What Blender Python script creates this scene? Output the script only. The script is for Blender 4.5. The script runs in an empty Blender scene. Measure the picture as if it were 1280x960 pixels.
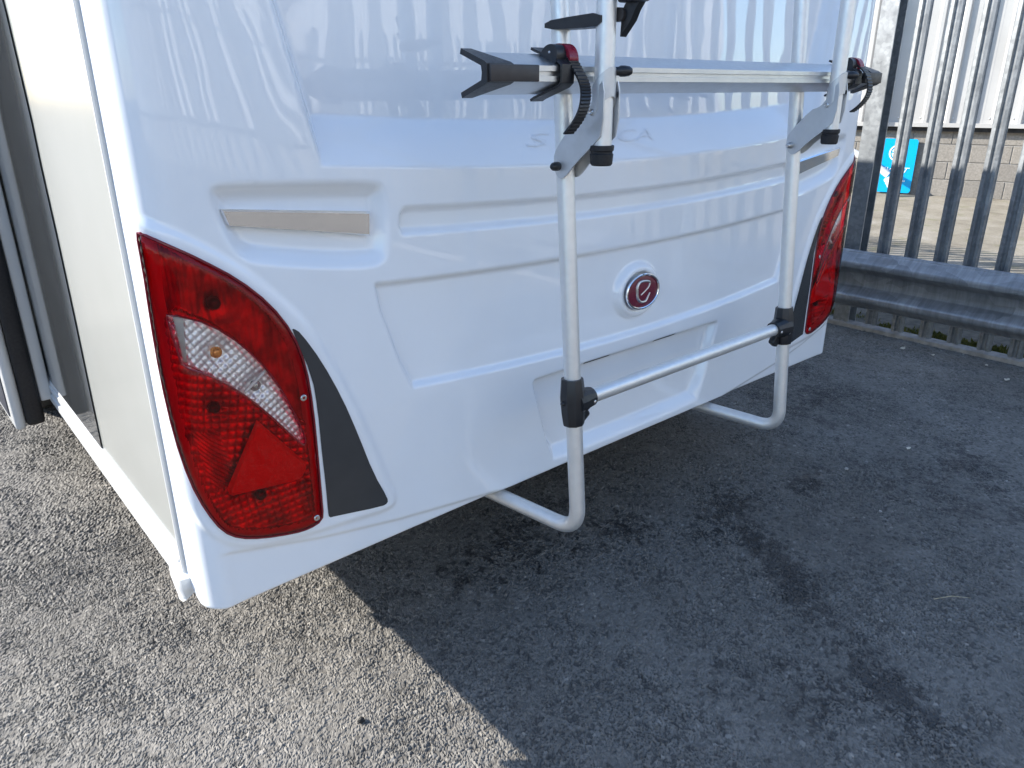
import bpy, bmesh, math, random
import numpy as np
from mathutils import Vector, Matrix
from mathutils.geometry import delaunay_2d_cdt
R = math.radians
random.seed(7); rng = np.random.default_rng(7)
scene = bpy.context.scene
COL = scene.collection

# ------------------------------------------------------------------ camera
AZ, TH, RO = R(49.02), R(21.23), R(-.26)
fh = Vector((math.cos(AZ), math.sin(AZ), 0)); r0 = Vector((math.sin(AZ), -math.cos(AZ), 0)); up = Vector((0, 0, 1))
fw = fh*math.cos(TH) - up*math.sin(TH); u0 = up*math.cos(TH) + fh*math.sin(TH)
rt = r0*math.cos(RO) + u0*math.sin(RO); uu = -r0*math.sin(RO) + u0*math.cos(RO)
cd = bpy.data.cameras.new('camera'); cam = bpy.data.objects.new('camera', cd); COL.objects.link(cam)
cam.matrix_world = Matrix(((rt.x, uu.x, -fw.x, 0), (rt.y, uu.y, -fw.y, 0), (rt.z, uu.z, -fw.z, 1.3), (0, 0, 0, 1)))
cd.sensor_width = 36; cd.lens = 945/1280*36; cd.clip_start = .05; cd.clip_end = 1000
scene.camera = cam
# ------------------------------------------------------------------ sky and sun
SUN = Vector((-1.24, 1.45, 1.0)).normalized()
el = math.asin(SUN.z); az = math.atan2(SUN.x, SUN.y)
world = bpy.data.worlds.new('World'); scene.world = world; world.use_nodes = True
wn = world.node_tree; sky = wn.nodes.new('ShaderNodeTexSky'); sky.sky_type = 'NISHITA'; sky.sun_disc = False
sky.sun_elevation = el; sky.sun_rotation = az; sky.air_density = 1.0; sky.dust_density = .6; sky.ozone_density = 3.0
wn.links.new(sky.outputs[0], wn.nodes['Background'].inputs[0]); wn.nodes['Background'].inputs[1].default_value = .15
sd = bpy.data.lights.new('sun', 'SUN'); sd.energy = 4.3; sd.angle = R(.53); sd.color = (1, .95, .87)
sun = bpy.data.objects.new('sun', sd); COL.objects.link(sun); sun.location = (-6, 7, 6)
sun.rotation_euler = (-SUN).to_track_quat('-Z', 'Y').to_euler()
vs = scene.view_settings; vs.view_transform = 'Standard'; vs.look = 'None'; vs.gamma = 1; vs.exposure = 1.55
scene.cycles.max_bounces = 10; scene.cycles.transparent_max_bounces = 16

# ------------------------------------------------------------------ materials
class NT:
    def __init__(s, name):
        s.m = bpy.data.materials.new(name); s.m.use_nodes = True; s.t = s.m.node_tree
        s.b = s.t.nodes['Principled BSDF']; s.o = s.t.nodes['Material Output']
        s._co = None
    def n(s, typ, ins=None, **kw):
        x = s.t.nodes.new('ShaderNode'+typ)
        for k, v in kw.items(): setattr(x, k, v)
        for k, v in (ins or {}).items(): s.set(x.inputs[k], v)
        return x
    def set(s, sock, v):
        if isinstance(v, bpy.types.NodeSocket): s.t.links.new(v, sock)
        elif isinstance(v, bpy.types.Node): s.t.links.new(v.outputs[0], sock)
        else: sock.default_value = (*v, 1) if isinstance(v, (tuple, list)) and len(v) == 3 and sock.type == 'RGBA' else v
    def co(s):
        if s._co is None: s._co = s.n('NewGeometry').outputs['Position']
        return s._co
    def math(s, op, a, b=0., clamp=False):
        return s.n('Math', {0: a, 1: b}, operation=op, use_clamp=clamp).outputs[0]
    def noise(s, scale, detail=3, rough=.5, vec=None):
        return s.n('TexNoise', {'Vector': vec if vec is not None else s.co(), 'Scale': scale, 'Detail': detail, 'Roughness': rough})
    def ramp(s, fac, stops, interp='LINEAR'):
        x = s.n('ValToRGB', {0: fac}); x.color_ramp.interpolation = interp; e = x.color_ramp.elements
        while len(e) < len(stops): e.new(.5)
        for q, (p, c) in zip(e, stops):
            q.position = p; q.color = (*c, 1) if isinstance(c, (tuple, list)) else (c, c, c, 1)
        return x.outputs[0]
    def mix(s, f, a, b, mode='MIX'):
        x = s.n('Mix', data_type='RGBA', blend_type=mode); s.set(x.inputs[0], f); s.set(x.inputs[6], a); s.set(x.inputs[7], b); return x.outputs[2]
    def bump(s, h, strength=.2, dist=.01):
        x = s.n('Bump', {'Height': h, 'Strength': strength, 'Distance': dist}); s.set(s.b.inputs['Normal'], x); return x
    def p(s, **kw):
        for k, v in kw.items(): s.set(s.b.inputs[k.replace('_', ' ')], v)
        return s
M = {}
def simple(name, col, rough, metal=0., var=.06, vscale=30, spec=.5, bump=0., bscale=200, coat=0.):
    t = NT(name); f = t.noise(vscale).outputs[0]
    lo = tuple(c*(1-var) for c in col); hi = tuple(min(1, c*(1+var)) for c in col)
    t.p(Base_Color=t.ramp(f, [(.3, lo), (.7, hi)]), Metallic=metal, Specular_IOR_Level=spec, Coat_Weight=coat)
    r = t.noise(vscale*2.3, 4).outputs[0]
    t.p(Roughness=t.ramp(r, [(.3, rough*.85), (.7, min(1, rough*1.2))]))
    if bump: t.bump(t.noise(bscale, 3).outputs[0], bump, .002)
    M[name] = t.m; return t
# white moulded panel: glossy gelcoat with a faint waviness and traces of road dust low down
t = NT('gelcoat')
dust = t.ramp(t.noise(5, 6, .6).outputs[0], [(.35, (.785, .815, .85)), (.75, (.765, .79, .82))])
t.p(Base_Color=dust, Roughness=.018, Specular_IOR_Level=.75, IOR=1.5)
t.bump(t.noise(7, 1).outputs[0], .10, .006); M['gelcoat'] = t.m
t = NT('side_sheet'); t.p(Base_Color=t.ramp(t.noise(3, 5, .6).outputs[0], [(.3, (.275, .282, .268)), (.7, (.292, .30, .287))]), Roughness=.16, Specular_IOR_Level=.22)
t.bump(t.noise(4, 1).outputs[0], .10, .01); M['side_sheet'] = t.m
simple('white_alu', (.52, .53, .53), .22, 0, .03, 20)
simple('white_plastic', (.72, .73, .73), .35, 0, .03, 20)
simple('dark_gloss', (.045, .05, .055), .06, 0, .1, 8, spec=.8, coat=.6)
simple('graphite_film', (.035, .038, .042), .22, 0, .08, 20)
simple('underbody', (.012, .012, .012), .8, 0, .2, 10)
t = simple('alu_tube', (.78, .78, .77), .42, .7, .03, 60); 
simple('alu_rail', (.62, .63, .64), .36, 1., .03, 40)
simple('alu_plate', (.60, .61, .62), .45, .75, .03, 40)
simple('black_plastic', (.012, .013, .016), .38, 0, .15, 60, bump=.1, bscale=900)
simple('brown_plastic', (.035, .03, .03), .45, 0, .15, 60)
simple('rubber', (.01, .01, .012), .6, 0, .2, 60)
simple('red_plastic', (.22, .012, .03), .28, 0, .08, 60)
simple('chrome', (.86, .86, .87), .06, 1., .01, 30)
simple('steel', (.55, .55, .55), .3, 1., .05, 60)
simple('badge_red', (.13, .006, .025), .3, 0, .25, 400, coat=.15)
simple('amber', (.75, .22, .02), .2, 0, .1, 60)
simple('bulb_dark', (.05, .04, .04), .3, .3, .1, 60)
simple('bulb_glass', (.35, .33, .31), .12, .4, .1, 60)
simple('bulb_amber', (.65, .25, .05), .12, .3, .1, 60)
t = NT('reflector'); t.p(Base_Color=t.ramp(t.noise(90, 2).outputs[0], [(.3, (.70, .70, .71)), (.7, (.90, .90, .91))]), Metallic=.5, Roughness=.32); M['reflector'] = t.m
t = NT('lower_reflector'); t.p(Base_Color=t.ramp(t.noise(22, 3).outputs[0], [(.35, (.28, .28, .28)), (.65, (.75, .75, .75))]), Metallic=.6, Roughness=.26); M['lower_reflector'] = t.m
t = NT('upper_reflector'); t.p(Base_Color=t.ramp(t.noise(25, 4).outputs[0], [(.35, (.26, .26, .26)), (.65, (.80, .80, .80))]), Metallic=.5, Roughness=.25); M['upper_reflector'] = t.m  # darker greys put in for the shade of the deep upper cavity
t = NT('red_reflex'); t.p(Base_Color=(.80, .13, .11), Roughness=.3, Specular_IOR_Level=.6)
t.bump(t.n('TexVoronoi', {'Vector': t.co(), 'Scale': 380}).outputs[0], .25, .002); M['red_reflex'] = t.m
simple('tan_inner', (.42, .39, .35), .5, 0, .06, 40)
def lens(name, col, ior=1.5):
    t = NT(name); tr = t.n('BsdfTransparent', {0: col}); gl = t.n('BsdfGlossy', {'Color': (.8, .8, .8), 'Roughness': .03})
    wave = t.n('Bump', {'Height': t.noise(14, 1).outputs[0], 'Strength': .12, 'Distance': .01}); t.set(gl.inputs['Normal'], wave)
    fr = t.n('Fresnel', {'IOR': ior}); t.set(fr.inputs['Normal'], wave)
    mx = t.n('MixShader', {0: fr, 1: tr, 2: gl}); t.set(t.o.inputs['Surface'], mx); t.t.nodes.remove(t.b); M[name] = t.m
lens('red_lens', (.83, .0008, .03), 1.36); lens('clear_lens', (.96, .97, .98))
simple('gasket', (.16, .006, .014), .18, 0, .1, 60)
simple('reflected_lettering', (.725, .752, .785), .15, 0, .04, 60)
# galvanised steel with spangle and streaks
t = NT('galvanised'); v = t.n('TexVoronoi', {'Vector': t.co(), 'Scale': 55}); f = t.n('SeparateColor', {0: v.outputs['Color']}).outputs[0]
c = t.ramp(f, [(0, (.24, .255, .27)), (1, (.32, .34, .355))]); st = t.ramp(t.noise(6, 6, .65).outputs[0], [(.35, (.72, .72, .72)), (.65, (1, 1, 1))])
t.p(Base_Color=t.mix(1., c, st, 'MULTIPLY'), Metallic=.55, Roughness=t.ramp(t.noise(20, 4).outputs[0], [(.3, .35), (.7, .55)])); t.bump(t.noise(70, 4).outputs[0], .08, .003); M['galvanised'] = t.m
t = NT('barrier_steel'); v = t.n('TexVoronoi', {'Vector': t.n('Mapping', {'Vector': t.co(), 'Scale': (14, 9, 22)}), 'Scale': 1.}); f = t.n('SeparateColor', {0: v.outputs['Color']}).outputs[0]
c = t.ramp(f, [(0, (.24, .245, .25)), (1, (.36, .365, .37))]); st = t.ramp(t.noise(3, 6, .65, t.n('Mapping', {'Vector': t.co(), 'Scale': (1, 14, 2)}).outputs[0]).outputs[0], [(.35, (.68, .68, .68)), (.65, (1, 1, 1))])
t.p(Base_Color=t.mix(1., c, st, 'MULTIPLY'), Metallic=.4, Roughness=t.ramp(t.noise(12, 4).outputs[0], [(.3, .3), (.7, .5)])); t.bump(t.noise(40, 4).outputs[0], .12, .003); M['barrier_steel'] = t.m
t = NT('cladding'); t.p(Base_Color=t.ramp(t.noise(1.2, 6, .65).outputs[0], [(.3, (.38, .37, .35)), (.7, (.45, .445, .43))]), Roughness=.4); M['cladding'] = t.m
simple('dirt', (.075, .068, .055), .95, 0, .45, 18, bump=.8, bscale=90)
simple('cladding_white', (.54, .54, .53), .4, 0, .05, 2)
simple('grey_clad', (.17, .18, .19), .5, 0, .08, 2)
simple('grey_sheet', (.33, .34, .36), .5, 0, .06, 3)
t = NT('block'); oi = t.n('ObjectInfo').outputs['Random']
c = t.ramp(t.noise(45, 6, .7).outputs[0], [(.3, (.17, .155, .135)), (.7, (.31, .29, .26))]); g = t.ramp(oi, [(0, (.82, .82, .82)), (1, (1.08, 1.07, 1.05))])
t.p(Base_Color=t.mix(1., c, g, 'MULTIPLY'), Roughness=.9); t.bump(t.noise(90, 5, .7).outputs[0], .5, .006); M['block'] = t.m
simple('mortar', (.27, .26, .24), .95, 0, .15, 20, bump=.5, bscale=150)
simple('sign_blue', (.0, .36, .70), .3, 0, .03, 10); simple('sign_white', (.82, .83, .84), .35, 0, .02, 20)
simple('pvc', (.66, .66, .64), .4, 0, .05, 12); simple('kerb', (.30, .275, .25), .9, 0, .25, 25, bump=.5, bscale=120)
simple('bin_blue', (.035, .04, .06), .45, 0, .1, 10); simple('tyre', (.012, .012, .013), .75, 0, .2, 40, bump=.3)
simple('litter_pale', (.55, .50, .40), .7, 0, .15, 60); simple('litter_brown', (.16, .12, .07), .8, 0, .2, 60); simple('straw', (.50, .42, .26), .8, 0, .15, 60); simple('stone', (.4, .39, .37), .8, 0, .2, 80)
t = NT('moss'); t.p(Base_Color=t.ramp(t.n('ObjectInfo').outputs['Random'] if False else t.noise(30, 3).outputs[0], [(.3, (.05, .06, .01)), (.7, (.16, .15, .02))]), Roughness=.9); M['moss'] = t.m

# asphalt beyond the modelled patch: chippings in dark binder, as fine relief only
t = NT('asphalt'); co = t.co()
v1 = t.n('TexVoronoi', {'Vector': co, 'Scale': 95}); c1 = t.n('SeparateColor', {0: v1.outputs['Color']})
hh = t.math('MULTIPLY', t.ramp(v1.outputs[0], [(.2, 1.), (.8, 0.)]), c1.outputs[0])
stone = t.ramp(c1.outputs[1], [(0, (.050, .050, .052)), (.45, (.095, .094, .093)), (.8, (.15, .147, .142)), (1, (.24, .235, .225))])
colr = t.mix(t.ramp(v1.outputs[0], [(.45, 1.), (.85, 0.)]), (.030, .030, .032), stone)
colr = t.mix(1., colr, t.ramp(t.noise(3.5, 5, .6).outputs[0], [(.3, (1.2, 1.13, 1.02)), (.7, (1.7, 1.6, 1.43))]), 'MULTIPLY')
t.p(Base_Color=colr, Roughness=.8, Specular_IOR_Level=.4); t.bump(hh, .8, .006); M['asphalt'] = t.m
# asphalt of the modelled patch: every chipping is real relief, its tone is stored with the mesh
t = NT('asphalt_chippings'); at_ = t.n('Attribute', attribute_name='tone'); sp_ = t.n('SeparateColor', {0: at_.outputs['Color']})
g = t.math('MULTIPLY', sp_.outputs[0], t.math('ADD', .75, t.math('MULTIPLY', t.noise(420, 2).outputs[0], .5)))
colr = t.n('CombineColor', {0: g, 1: t.math('MULTIPLY', g, .93), 2: t.math('MULTIPLY', g, .825)}).outputs[0]
colr = t.mix(sp_.outputs[1], colr, t.mix(1., colr, (.36, .36, .37), 'MULTIPLY'))
t.p(Base_Color=colr, Roughness=t.math('SUBTRACT', .80, t.math('MULTIPLY', sp_.outputs[1], .30)), Specular_IOR_Level=.4)
t.bump(t.noise(500, 2).outputs[0], .35, .0015); M['asphalt_chippings'] = t.m
t = NT('yard_concrete'); co = t.co()
c = t.ramp(t.noise(2.2, 7, .68).outputs[0], [(.3, (.14, .12, .09)), (.5, (.22, .195, .15)), (.72, (.29, .265, .225))]); c2_ = t.ramp(t.noise(60, 5, .7).outputs[0], [(.3, (.72, .72, .72)), (.7, (1.15, 1.15, 1.15))])
gr = t.ramp(t.noise(4, 5, .6).outputs[0], [(.56, 0.), (.68, .55)])
c = t.mix(gr, c, (.13, .13, .05)); t.p(Base_Color=t.mix(1., c, c2_, 'MULTIPLY'), Roughness=.95); t.bump(t.noise(70, 6, .7).outputs[0], .6, .01); M['yard_concrete'] = t.m

# ------------------------------------------------------------------ mesh helpers
def arrmesh(name, V, Fq, smooth=True, sharp=None):
    V = np.asarray(V, dtype=np.float32); me = bpy.data.meshes.new(name)
    if isinstance(Fq, np.ndarray):
        n, k = Fq.shape; me.vertices.add(len(V)); me.vertices.foreach_set('co', V.ravel())
        me.loops.add(n*k); me.loops.foreach_set('vertex_index', Fq.astype(np.int32).ravel())
        me.polygons.add(n); me.polygons.foreach_set('loop_start', np.arange(0, n*k, k, dtype=np.int32))
        me.update(calc_edges=True); me.validate()
    else:
        me.from_pydata([tuple(map(float, v)) for v in V], [], [tuple(f) for f in Fq]); me.update()
    me.polygons.foreach_set('use_smooth', np.full(len(me.polygons), smooth))
    if smooth and sharp is not None: me.set_sharp_from_angle(angle=R(sharp))
    return me
def obj(name, me, mat, parent=None, loc=None, **props):
    o = bpy.data.objects.new(name, me); COL.objects.link(o)
    if me is not None and mat is not None and not me.materials: me.materials.append(M[mat])
    if loc is not None: o.location = loc
    if parent is not None:
        o.parent = parent; o.matrix_parent_inverse = WM[parent.name].inverted() if parent.name in WM else Matrix()
    for k, v in props.items(): o[k] = v
    return o
WM = {}
def thing(name, loc, label, category, group=None):
    o = bpy.data.objects.new(name, None); COL.objects.link(o); o.location = loc; o.empty_display_size = .1
    o['label'] = label; o['category'] = category
    if group: o['group'] = group
    WM[o.name] = Matrix.Translation(loc); return o
def sst(a, b, x):
    q = np.clip((x-a)/(b-a), 0, 1); return q*q*(3-2*q)
class MB:
    def __init__(s): s.V = []; s.F = []
    def add(s, V, Fs):
        k = len(s.V); s.V += [tuple(map(float, v)) for v in V]; s.F += [tuple(i+k for i in f) for f in Fs]; return s
    def box(s, c, size, bevel=0., rot=None, seg=2):
        bm = bmesh.new(); bmesh.ops.create_cube(bm, size=1.)
        for v in bm.verts: v.co = Vector((v.co.x*size[0], v.co.y*size[1], v.co.z*size[2]))
        if bevel: bmesh.ops.bevel(bm, geom=list(bm.edges), offset=bevel, segments=seg, profile=.5, affect='EDGES')
        if rot is not None: bmesh.ops.transform(bm, matrix=rot, verts=bm.verts)
        bmesh.ops.translate(bm, vec=Vector(c), verts=bm.verts); bm.verts.index_update()
        s.add([v.co for v in bm.verts], [[v.index for v in f.verts] for f in bm.faces]); bm.free(); return s
    def tube(s, path, r, n=20, caps=True, closed=False, scale2=1.):
        P = [Vector(p) for p in path]; m = len(P); rr = r if hasattr(r, '__len__') else [r]*m
        T = []
        for i in range(m):
            a = P[i-1] if (i or closed) else P[0]; b = P[(i+1) % m] if (i < m-1 or closed) else P[-1]
            T.append((b-a).normalized())
        ref = Vector((0, 0, 1)) if abs(T[0].z) < .9 else Vector((1, 0, 0)); U = (ref - T[0]*ref.dot(T[0])).normalized()
        V = []
        for i in range(m):
            U = (U - T[i]*U.dot(T[i])).normalized(); W = T[i].cross(U)
            for k in range(n):
                a = 2*math.pi*k/n; V.append(P[i]+U*(math.cos(a)*rr[i])+W*(math.sin(a)*rr[i]*scale2))
        Fs = [(i*n+k, i*n+(k+1) % n, (i+1)*n+(k+1) % n, (i+1)*n+k) for i in range(m-1) for k in range(n)]
        if closed: Fs += [((m-1)*n+k, (m-1)*n+(k+1) % n, (k+1) % n, k) for k in range(n)]
        elif caps: Fs += [tuple(range(n))[::-1], tuple((m-1)*n+k for k in range(n))]
        return s.add(V, Fs)
    def lathe(s, o, axis, prof, n=20):   # prof: (along, radius)
        o = Vector(o); A = Vector(axis).normalized(); ref = Vector((0, 0, 1)) if abs(A.z) < .9 else Vector((1, 0, 0))
        U = (ref-A*ref.dot(A)).normalized(); W = A.cross(U); V = []
        for (h, r) in prof:
            for k in range(n): a = 2*math.pi*k/n; V.append(o+A*h+U*(math.cos(a)*r)+W*(math.sin(a)*r))
        m = len(prof); Fs = [(i*n+k, i*n+(k+1) % n, (i+1)*n+(k+1) % n, (i+1)*n+k) for i in range(m-1) for k in range(n)]
        Fs += [tuple(range(n))[::-1], tuple((m-1)*n+k for k in range(n))]
        return s.add(V, Fs)
    def extrude(s, prof, fn, ts, closed=True, cap=True):   # prof: 2d points, fn(p, t) -> 3d
        n = len(prof); V = [fn(p, tt) for tt in ts for p in prof]; m = len(ts); kk = n if closed else n-1
        Fs = [(i*n+k, i*n+(k+1) % n, (i+1)*n+(k+1) % n, (i+1)*n+k) for i in range(m-1) for k in range(kk)]
        if closed and cap: Fs += [tuple(range(n))[::-1], tuple((m-1)*n+k for k in range(n))]
        return s.add(V, Fs)
    def mesh(s, name, smooth=True, sharp=35, fix=True):
        me = arrmesh(name, s.V, s.F, False)
        if fix:
            bm = bmesh.new(); bm.from_mesh(me); bmesh.ops.recalc_face_normals(bm, faces=bm.faces); bm.to_mesh(me); bm.free()
        if smooth:
            me.polygons.foreach_set('use_smooth', np.full(len(me.polygons), True)); me.set_sharp_from_angle(angle=R(sharp))
        return me
def arc_path(pts, rad, n=8):
    P = [Vector(p) for p in pts]; out = [P[0]]
    for i in range(1, len(P)-1):
        a, b, c = P[i-1], P[i], P[i+1]; d1 = (a-b).normalized(); d2 = (c-b).normalized(); ang = d1.angle(d2)
        if ang > R(176): out.append(b); continue
        tl = min(rad/math.tan(ang/2), .48*(a-b).length, .48*(c-b).length); s0 = b+d1*tl; s1 = b+d2*tl
        for k in range(n+1):
            q = k/n; out.append((s0*(1-q)**2 + b*(2*q*(1-q)) + s1*q*q))
    out.append(P[-1]); return out
def catmull(pts, per=8, closed=False):
    P = [np.array(p, float) for p in pts]; n = len(P); out = []
    for i in range(n if closed else n-1):
        g = lambda k: P[k % n] if closed else P[max(0, min(n-1, k))]
        a, b, c, d = g(i-1), g(i), g(i+1), g(i+2)
        for k in range(per):
            q = k/per; out.append(.5*(2*b+(c-a)*q+(2*a-5*b+4*c-d)*q*q+(3*b-a-3*c+d)*q**3))
    if not closed: out.append(P[-1])
    return out
def chaikin(poly, it=2):
    P = np.array(poly, float)
    for _ in range(it):
        Q = np.roll(P, -1, 0); P = np.stack([.75*P+.25*Q, .25*P+.75*Q], 1).reshape(-1, 2)
    return P

# ------------------------------------------------------------------ ground
def cells(x, y, c, seed):
    """nearest and second nearest chipping of a jittered layout, with a random value for the nearest"""
    g_ = np.random.default_rng(seed); n_ = 1024; jx, jy, va, vb = g_.random((4, n_, n_))
    fx, fy = x/c, y/c; ix, iy = np.floor(fx).astype(int), np.floor(fy).astype(int); d1 = np.full(x.shape, 9.); d2 = d1.copy(); r1 = np.zeros(x.shape); r2 = r1.copy(); px = r1.copy(); py = r1.copy()
    for dx_ in (-1, 0, 1):
        for dy_ in (-1, 0, 1):
            a_, b_ = (ix+dx_) % n_, (iy+dy_) % n_; ex, ey = fx-(ix+dx_+jx[a_, b_]), fy-(iy+dy_+jy[a_, b_]); ex = ex*(.75+.5*va[b_, a_]); d_ = np.hypot(ex, ey)
            nw = d_ < d1; d2 = np.where(nw, d1, np.minimum(d2, d_)); r1 = np.where(nw, va[a_, b_], r1); r2 = np.where(nw, vb[a_, b_], r2); px = np.where(nw, ex, px); py = np.where(nw, ey, py); d1 = np.where(nw, d_, d1)
    return d1, d2, r1, r2, px, py
def vnoise(x, y, f, seed, octv=4):
    out = np.zeros(x.shape); amp = 1.; tot = 0.; g_ = np.random.default_rng(seed)
    for k_ in range(octv):
        T_ = g_.random((256, 256)); a_, b_ = x*f+17*k_, y*f+31*k_; i_, j_ = np.floor(a_).astype(int), np.floor(b_).astype(int); u_, v_ = a_-i_, b_-j_; u_ = u_*u_*(3-2*u_); v_ = v_*v_*(3-2*v_)
        q_ = lambda p_, r_: T_[(i_+p_) % 256, (j_+r_) % 256]
        out += amp*((q_(0, 0)*(1-u_)+q_(1, 0)*u_)*(1-v_)+(q_(0, 1)*(1-u_)+q_(1, 1)*u_)*v_); tot += amp; amp *= .55; f *= 2.03
    return out/tot
def asphalt_patch(x0, x1, y0, y1, step):
    nx, ny = int((x1-x0)/step)+1, int((y1-y0)/step)+1
    gx, gy = np.meshgrid(np.linspace(x0, x1, nx), np.linspace(y0, y1, ny)); gx = gx+10; gy = gy+10
    wx_ = gx+.004*(vnoise(gx, gy, 70, 1, 2)-.5)*2; wy_ = gy+.004*(vnoise(gx, gy, 70, 2, 2)-.5)*2
    d1, d2, ra, rb, ex, ey = cells(wx_, wy_, .0088, 3); e1 = sst(0, .24, d2-d1); ang = rb*6.283*5
    worn = sst(.36, .62, .6*vnoise(gx, gy, 5.5, 13, 4)+.4*vnoise(gx, gy, 24, 14, 3))   # smoother, fuller areas against open, ravelled ones
    pit = sst(.50, .70, vnoise(gx, gy, 38, 12, 3))                        # places where the fines have worn out
    hA = e1*(.55+.45*ra)*(1-.35*pit)+.38*e1*(np.cos(ang)*ex+np.sin(ang)*ey)-.45*pit*(ra < .5)*e1
    hA = hA*(1-.55*worn)+.55*worn*(.62+.16*ra*e1)
    f1, f2, rc, rd, _, _ = cells(wx_+5, wy_+5, .0048, 4); hB = sst(0, .5, f2-f1)*(.1+.45*rc)
    hg = np.maximum(hA, hB); useA = hA > hB
    bigv = vnoise(gx, gy, 2.2, 5, 5); mid = vnoise(gx, gy, 14, 6, 4)
    tone = np.where(useA, .080+.046*rb+.06*(rb > .985)*ra-.03*(rb < .06), .078+.028*rd); tone = .045+(tone-.045)*sst(.05, .45, hg); tone = 1.53*tone*(.70+.60*bigv)*(.80+.4*mid)
    wet = np.zeros(gx.shape); X_, Y_ = gx-10, gy-10
    for (cx, cy, a, b, rot, k) in [(1.80, .88, .70, .10, 62, 1.12), (1.97, 1.19, .30, .13, 15, .95), (1.57, .47, .20, .11, 62, 1.15), (1.62, 1.33, .28, .12, 0, .8), (2.62, .60, .28, .5, 15, .55), (1.33, .66, .2, .4, 40, .35), (3.1, 1.55, .7, .3, 30, .6), (2.32, 1.12, .20, .10, 0, .85), (2.9, .8, .3, .2, 0, .55), (1.3, 1.5, .5, .2, 0, .6)]:
        c_, s_ = math.cos(R(rot)), math.sin(R(rot)); u_ = ((X_-cx)*c_+(Y_-cy)*s_)/a; v_ = (-(X_-cx)*s_+(Y_-cy)*c_)/b
        wet = np.maximum(wet, k*np.clip(1-np.hypot(u_, v_), 0, 1))
    wet = sst(.12, .50, .60*wet+.7*(vnoise(gx, gy, 9, 8, 5)-.5)+1.0*(vnoise(gx, gy, 45, 11, 3)-.5)+.45*(.55-hg))*np.clip(wet*6, 0, 1)
    V = np.stack([X_.ravel(), Y_.ravel(), ((hg-.6)*.0056+.004*(vnoise(gx, gy, 3, 9, 3)-.5)).ravel()], 1)
    ii = (np.arange(ny-1)[:, None]*nx+np.arange(nx-1)[None]).ravel()
    me = arrmesh('asphalt_near', V, np.stack([ii, ii+1, ii+nx+1, ii+nx], 1), False)
    ca = me.color_attributes.new('tone', 'FLOAT_COLOR', 'POINT'); ca.data.foreach_set('color', np.stack([tone.ravel(), wet.ravel(), hg.ravel(), np.ones(gx.size)], 1).astype(np.float32).ravel())
    obj('asphalt_ground', me, 'asphalt_chippings', kind='structure')
asphalt_patch(-.16, 3.25, .18, 2.34, .0030)
asphalt_patch(-.50, .80, 2.34, 4.9, .0050)
asphalt_patch(3.25, 4.262, .25, 2.6, .0050)
B = 250.
obj('asphalt_ground', arrmesh('asphalt_far', [(-B, -B, -.009), (B, -B, -.009), (B, B, -.009), (-B, B, -.009)], [(0, 1, 2, 3)], False), 'asphalt', kind='structure')
FX = 4.29
obj('yard_ground', arrmesh('yard', [(5.2, -30, .009), (60, -30, .009), (60, 60, .009), (5.2, 60, .009)], [(0, 1, 2, 3)], False), 'yard_concrete', kind='structure')
obj('dirt_strip', arrmesh('dirt', [(FX+.03, -30, .004), (5.4, -30, .004), (5.4, 60, .004), (FX+.03, 60, .004)], [(0, 1, 2, 3)], False), 'dirt', kind='structure')
mb = MB(); ys = np.arange(-8, 14.01, .25)
mb.extrude([(-.03, -.02), (-.028, .022), (-.02, .027), (.03, .03), (.04, -.02)], lambda p, y: (FX+p[0]+.004*math.sin(y*5.1), y, p[1]+.003*math.sin(y*3.3)), ys)
obj('kerb_edging', mb.mesh('kerb_edging'), 'kerb', kind='structure')

# ------------------------------------------------------------------ motorhome rear surface
XM, HW, RC = 1.51, 1.17, .06
XL, XR = XM-HW, XM+HW
ZTOP = 2.27
def yr(x): return 1.228+.025*(x-XM)**2
def _plan():
    y1 = yr(XL); sl = (yr(XL+.001)-yr(XL))/.001; phi = math.atan(-sl); tt = RC*math.tan((math.pi/2-phi)/2)
    cx, cy = XL+RC, y1+tt
    P = [(XL, y) for y in np.linspace(1.375, cy, 10)]
    for a in np.linspace(math.pi, math.pi+(math.pi/2-phi), 24)[1:]: P.append((cx+RC*math.cos(a), cy+RC*math.sin(a)))
    x0, y0 = P[-1]; d = y0-yr(x0)
    for x in np.linspace(x0, XM, 300)[1:]: P.append((x, yr(x)+d*math.exp(-(x-x0)/.1)))
    P = np.array(P); Q = P[::-1][1:].copy(); Q[:, 0] = 2*XM-Q[:, 0]; P = np.vstack([P, Q])
    return np.r_[0, np.cumsum(np.hypot(*np.diff(P, axis=0).T))], P
SS, PP = _plan(); SMAX = SS[-1]; SC = SMAX/2
def SF(s, z, off=0.):
    s = np.asarray(s, float); z = np.asarray(z, float); e = .006
    x = np.interp(s, SS, PP[:, 0]); y = np.interp(s, SS, PP[:, 1])
    tx = np.interp(s+e, SS, PP[:, 0])-np.interp(s-e, SS, PP[:, 0]); ty = np.interp(s+e, SS, PP[:, 1])-np.interp(s-e, SS, PP[:, 1])
    L = np.hypot(tx, ty)+1e-12; m = np.minimum(x-XL, XR-x)
    y = y+.03*np.maximum(0, z-.7)*sst(0, .4, m)
    return np.stack([x+ty/L*off, y-tx/L*off, z+0*x], -1)
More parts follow.
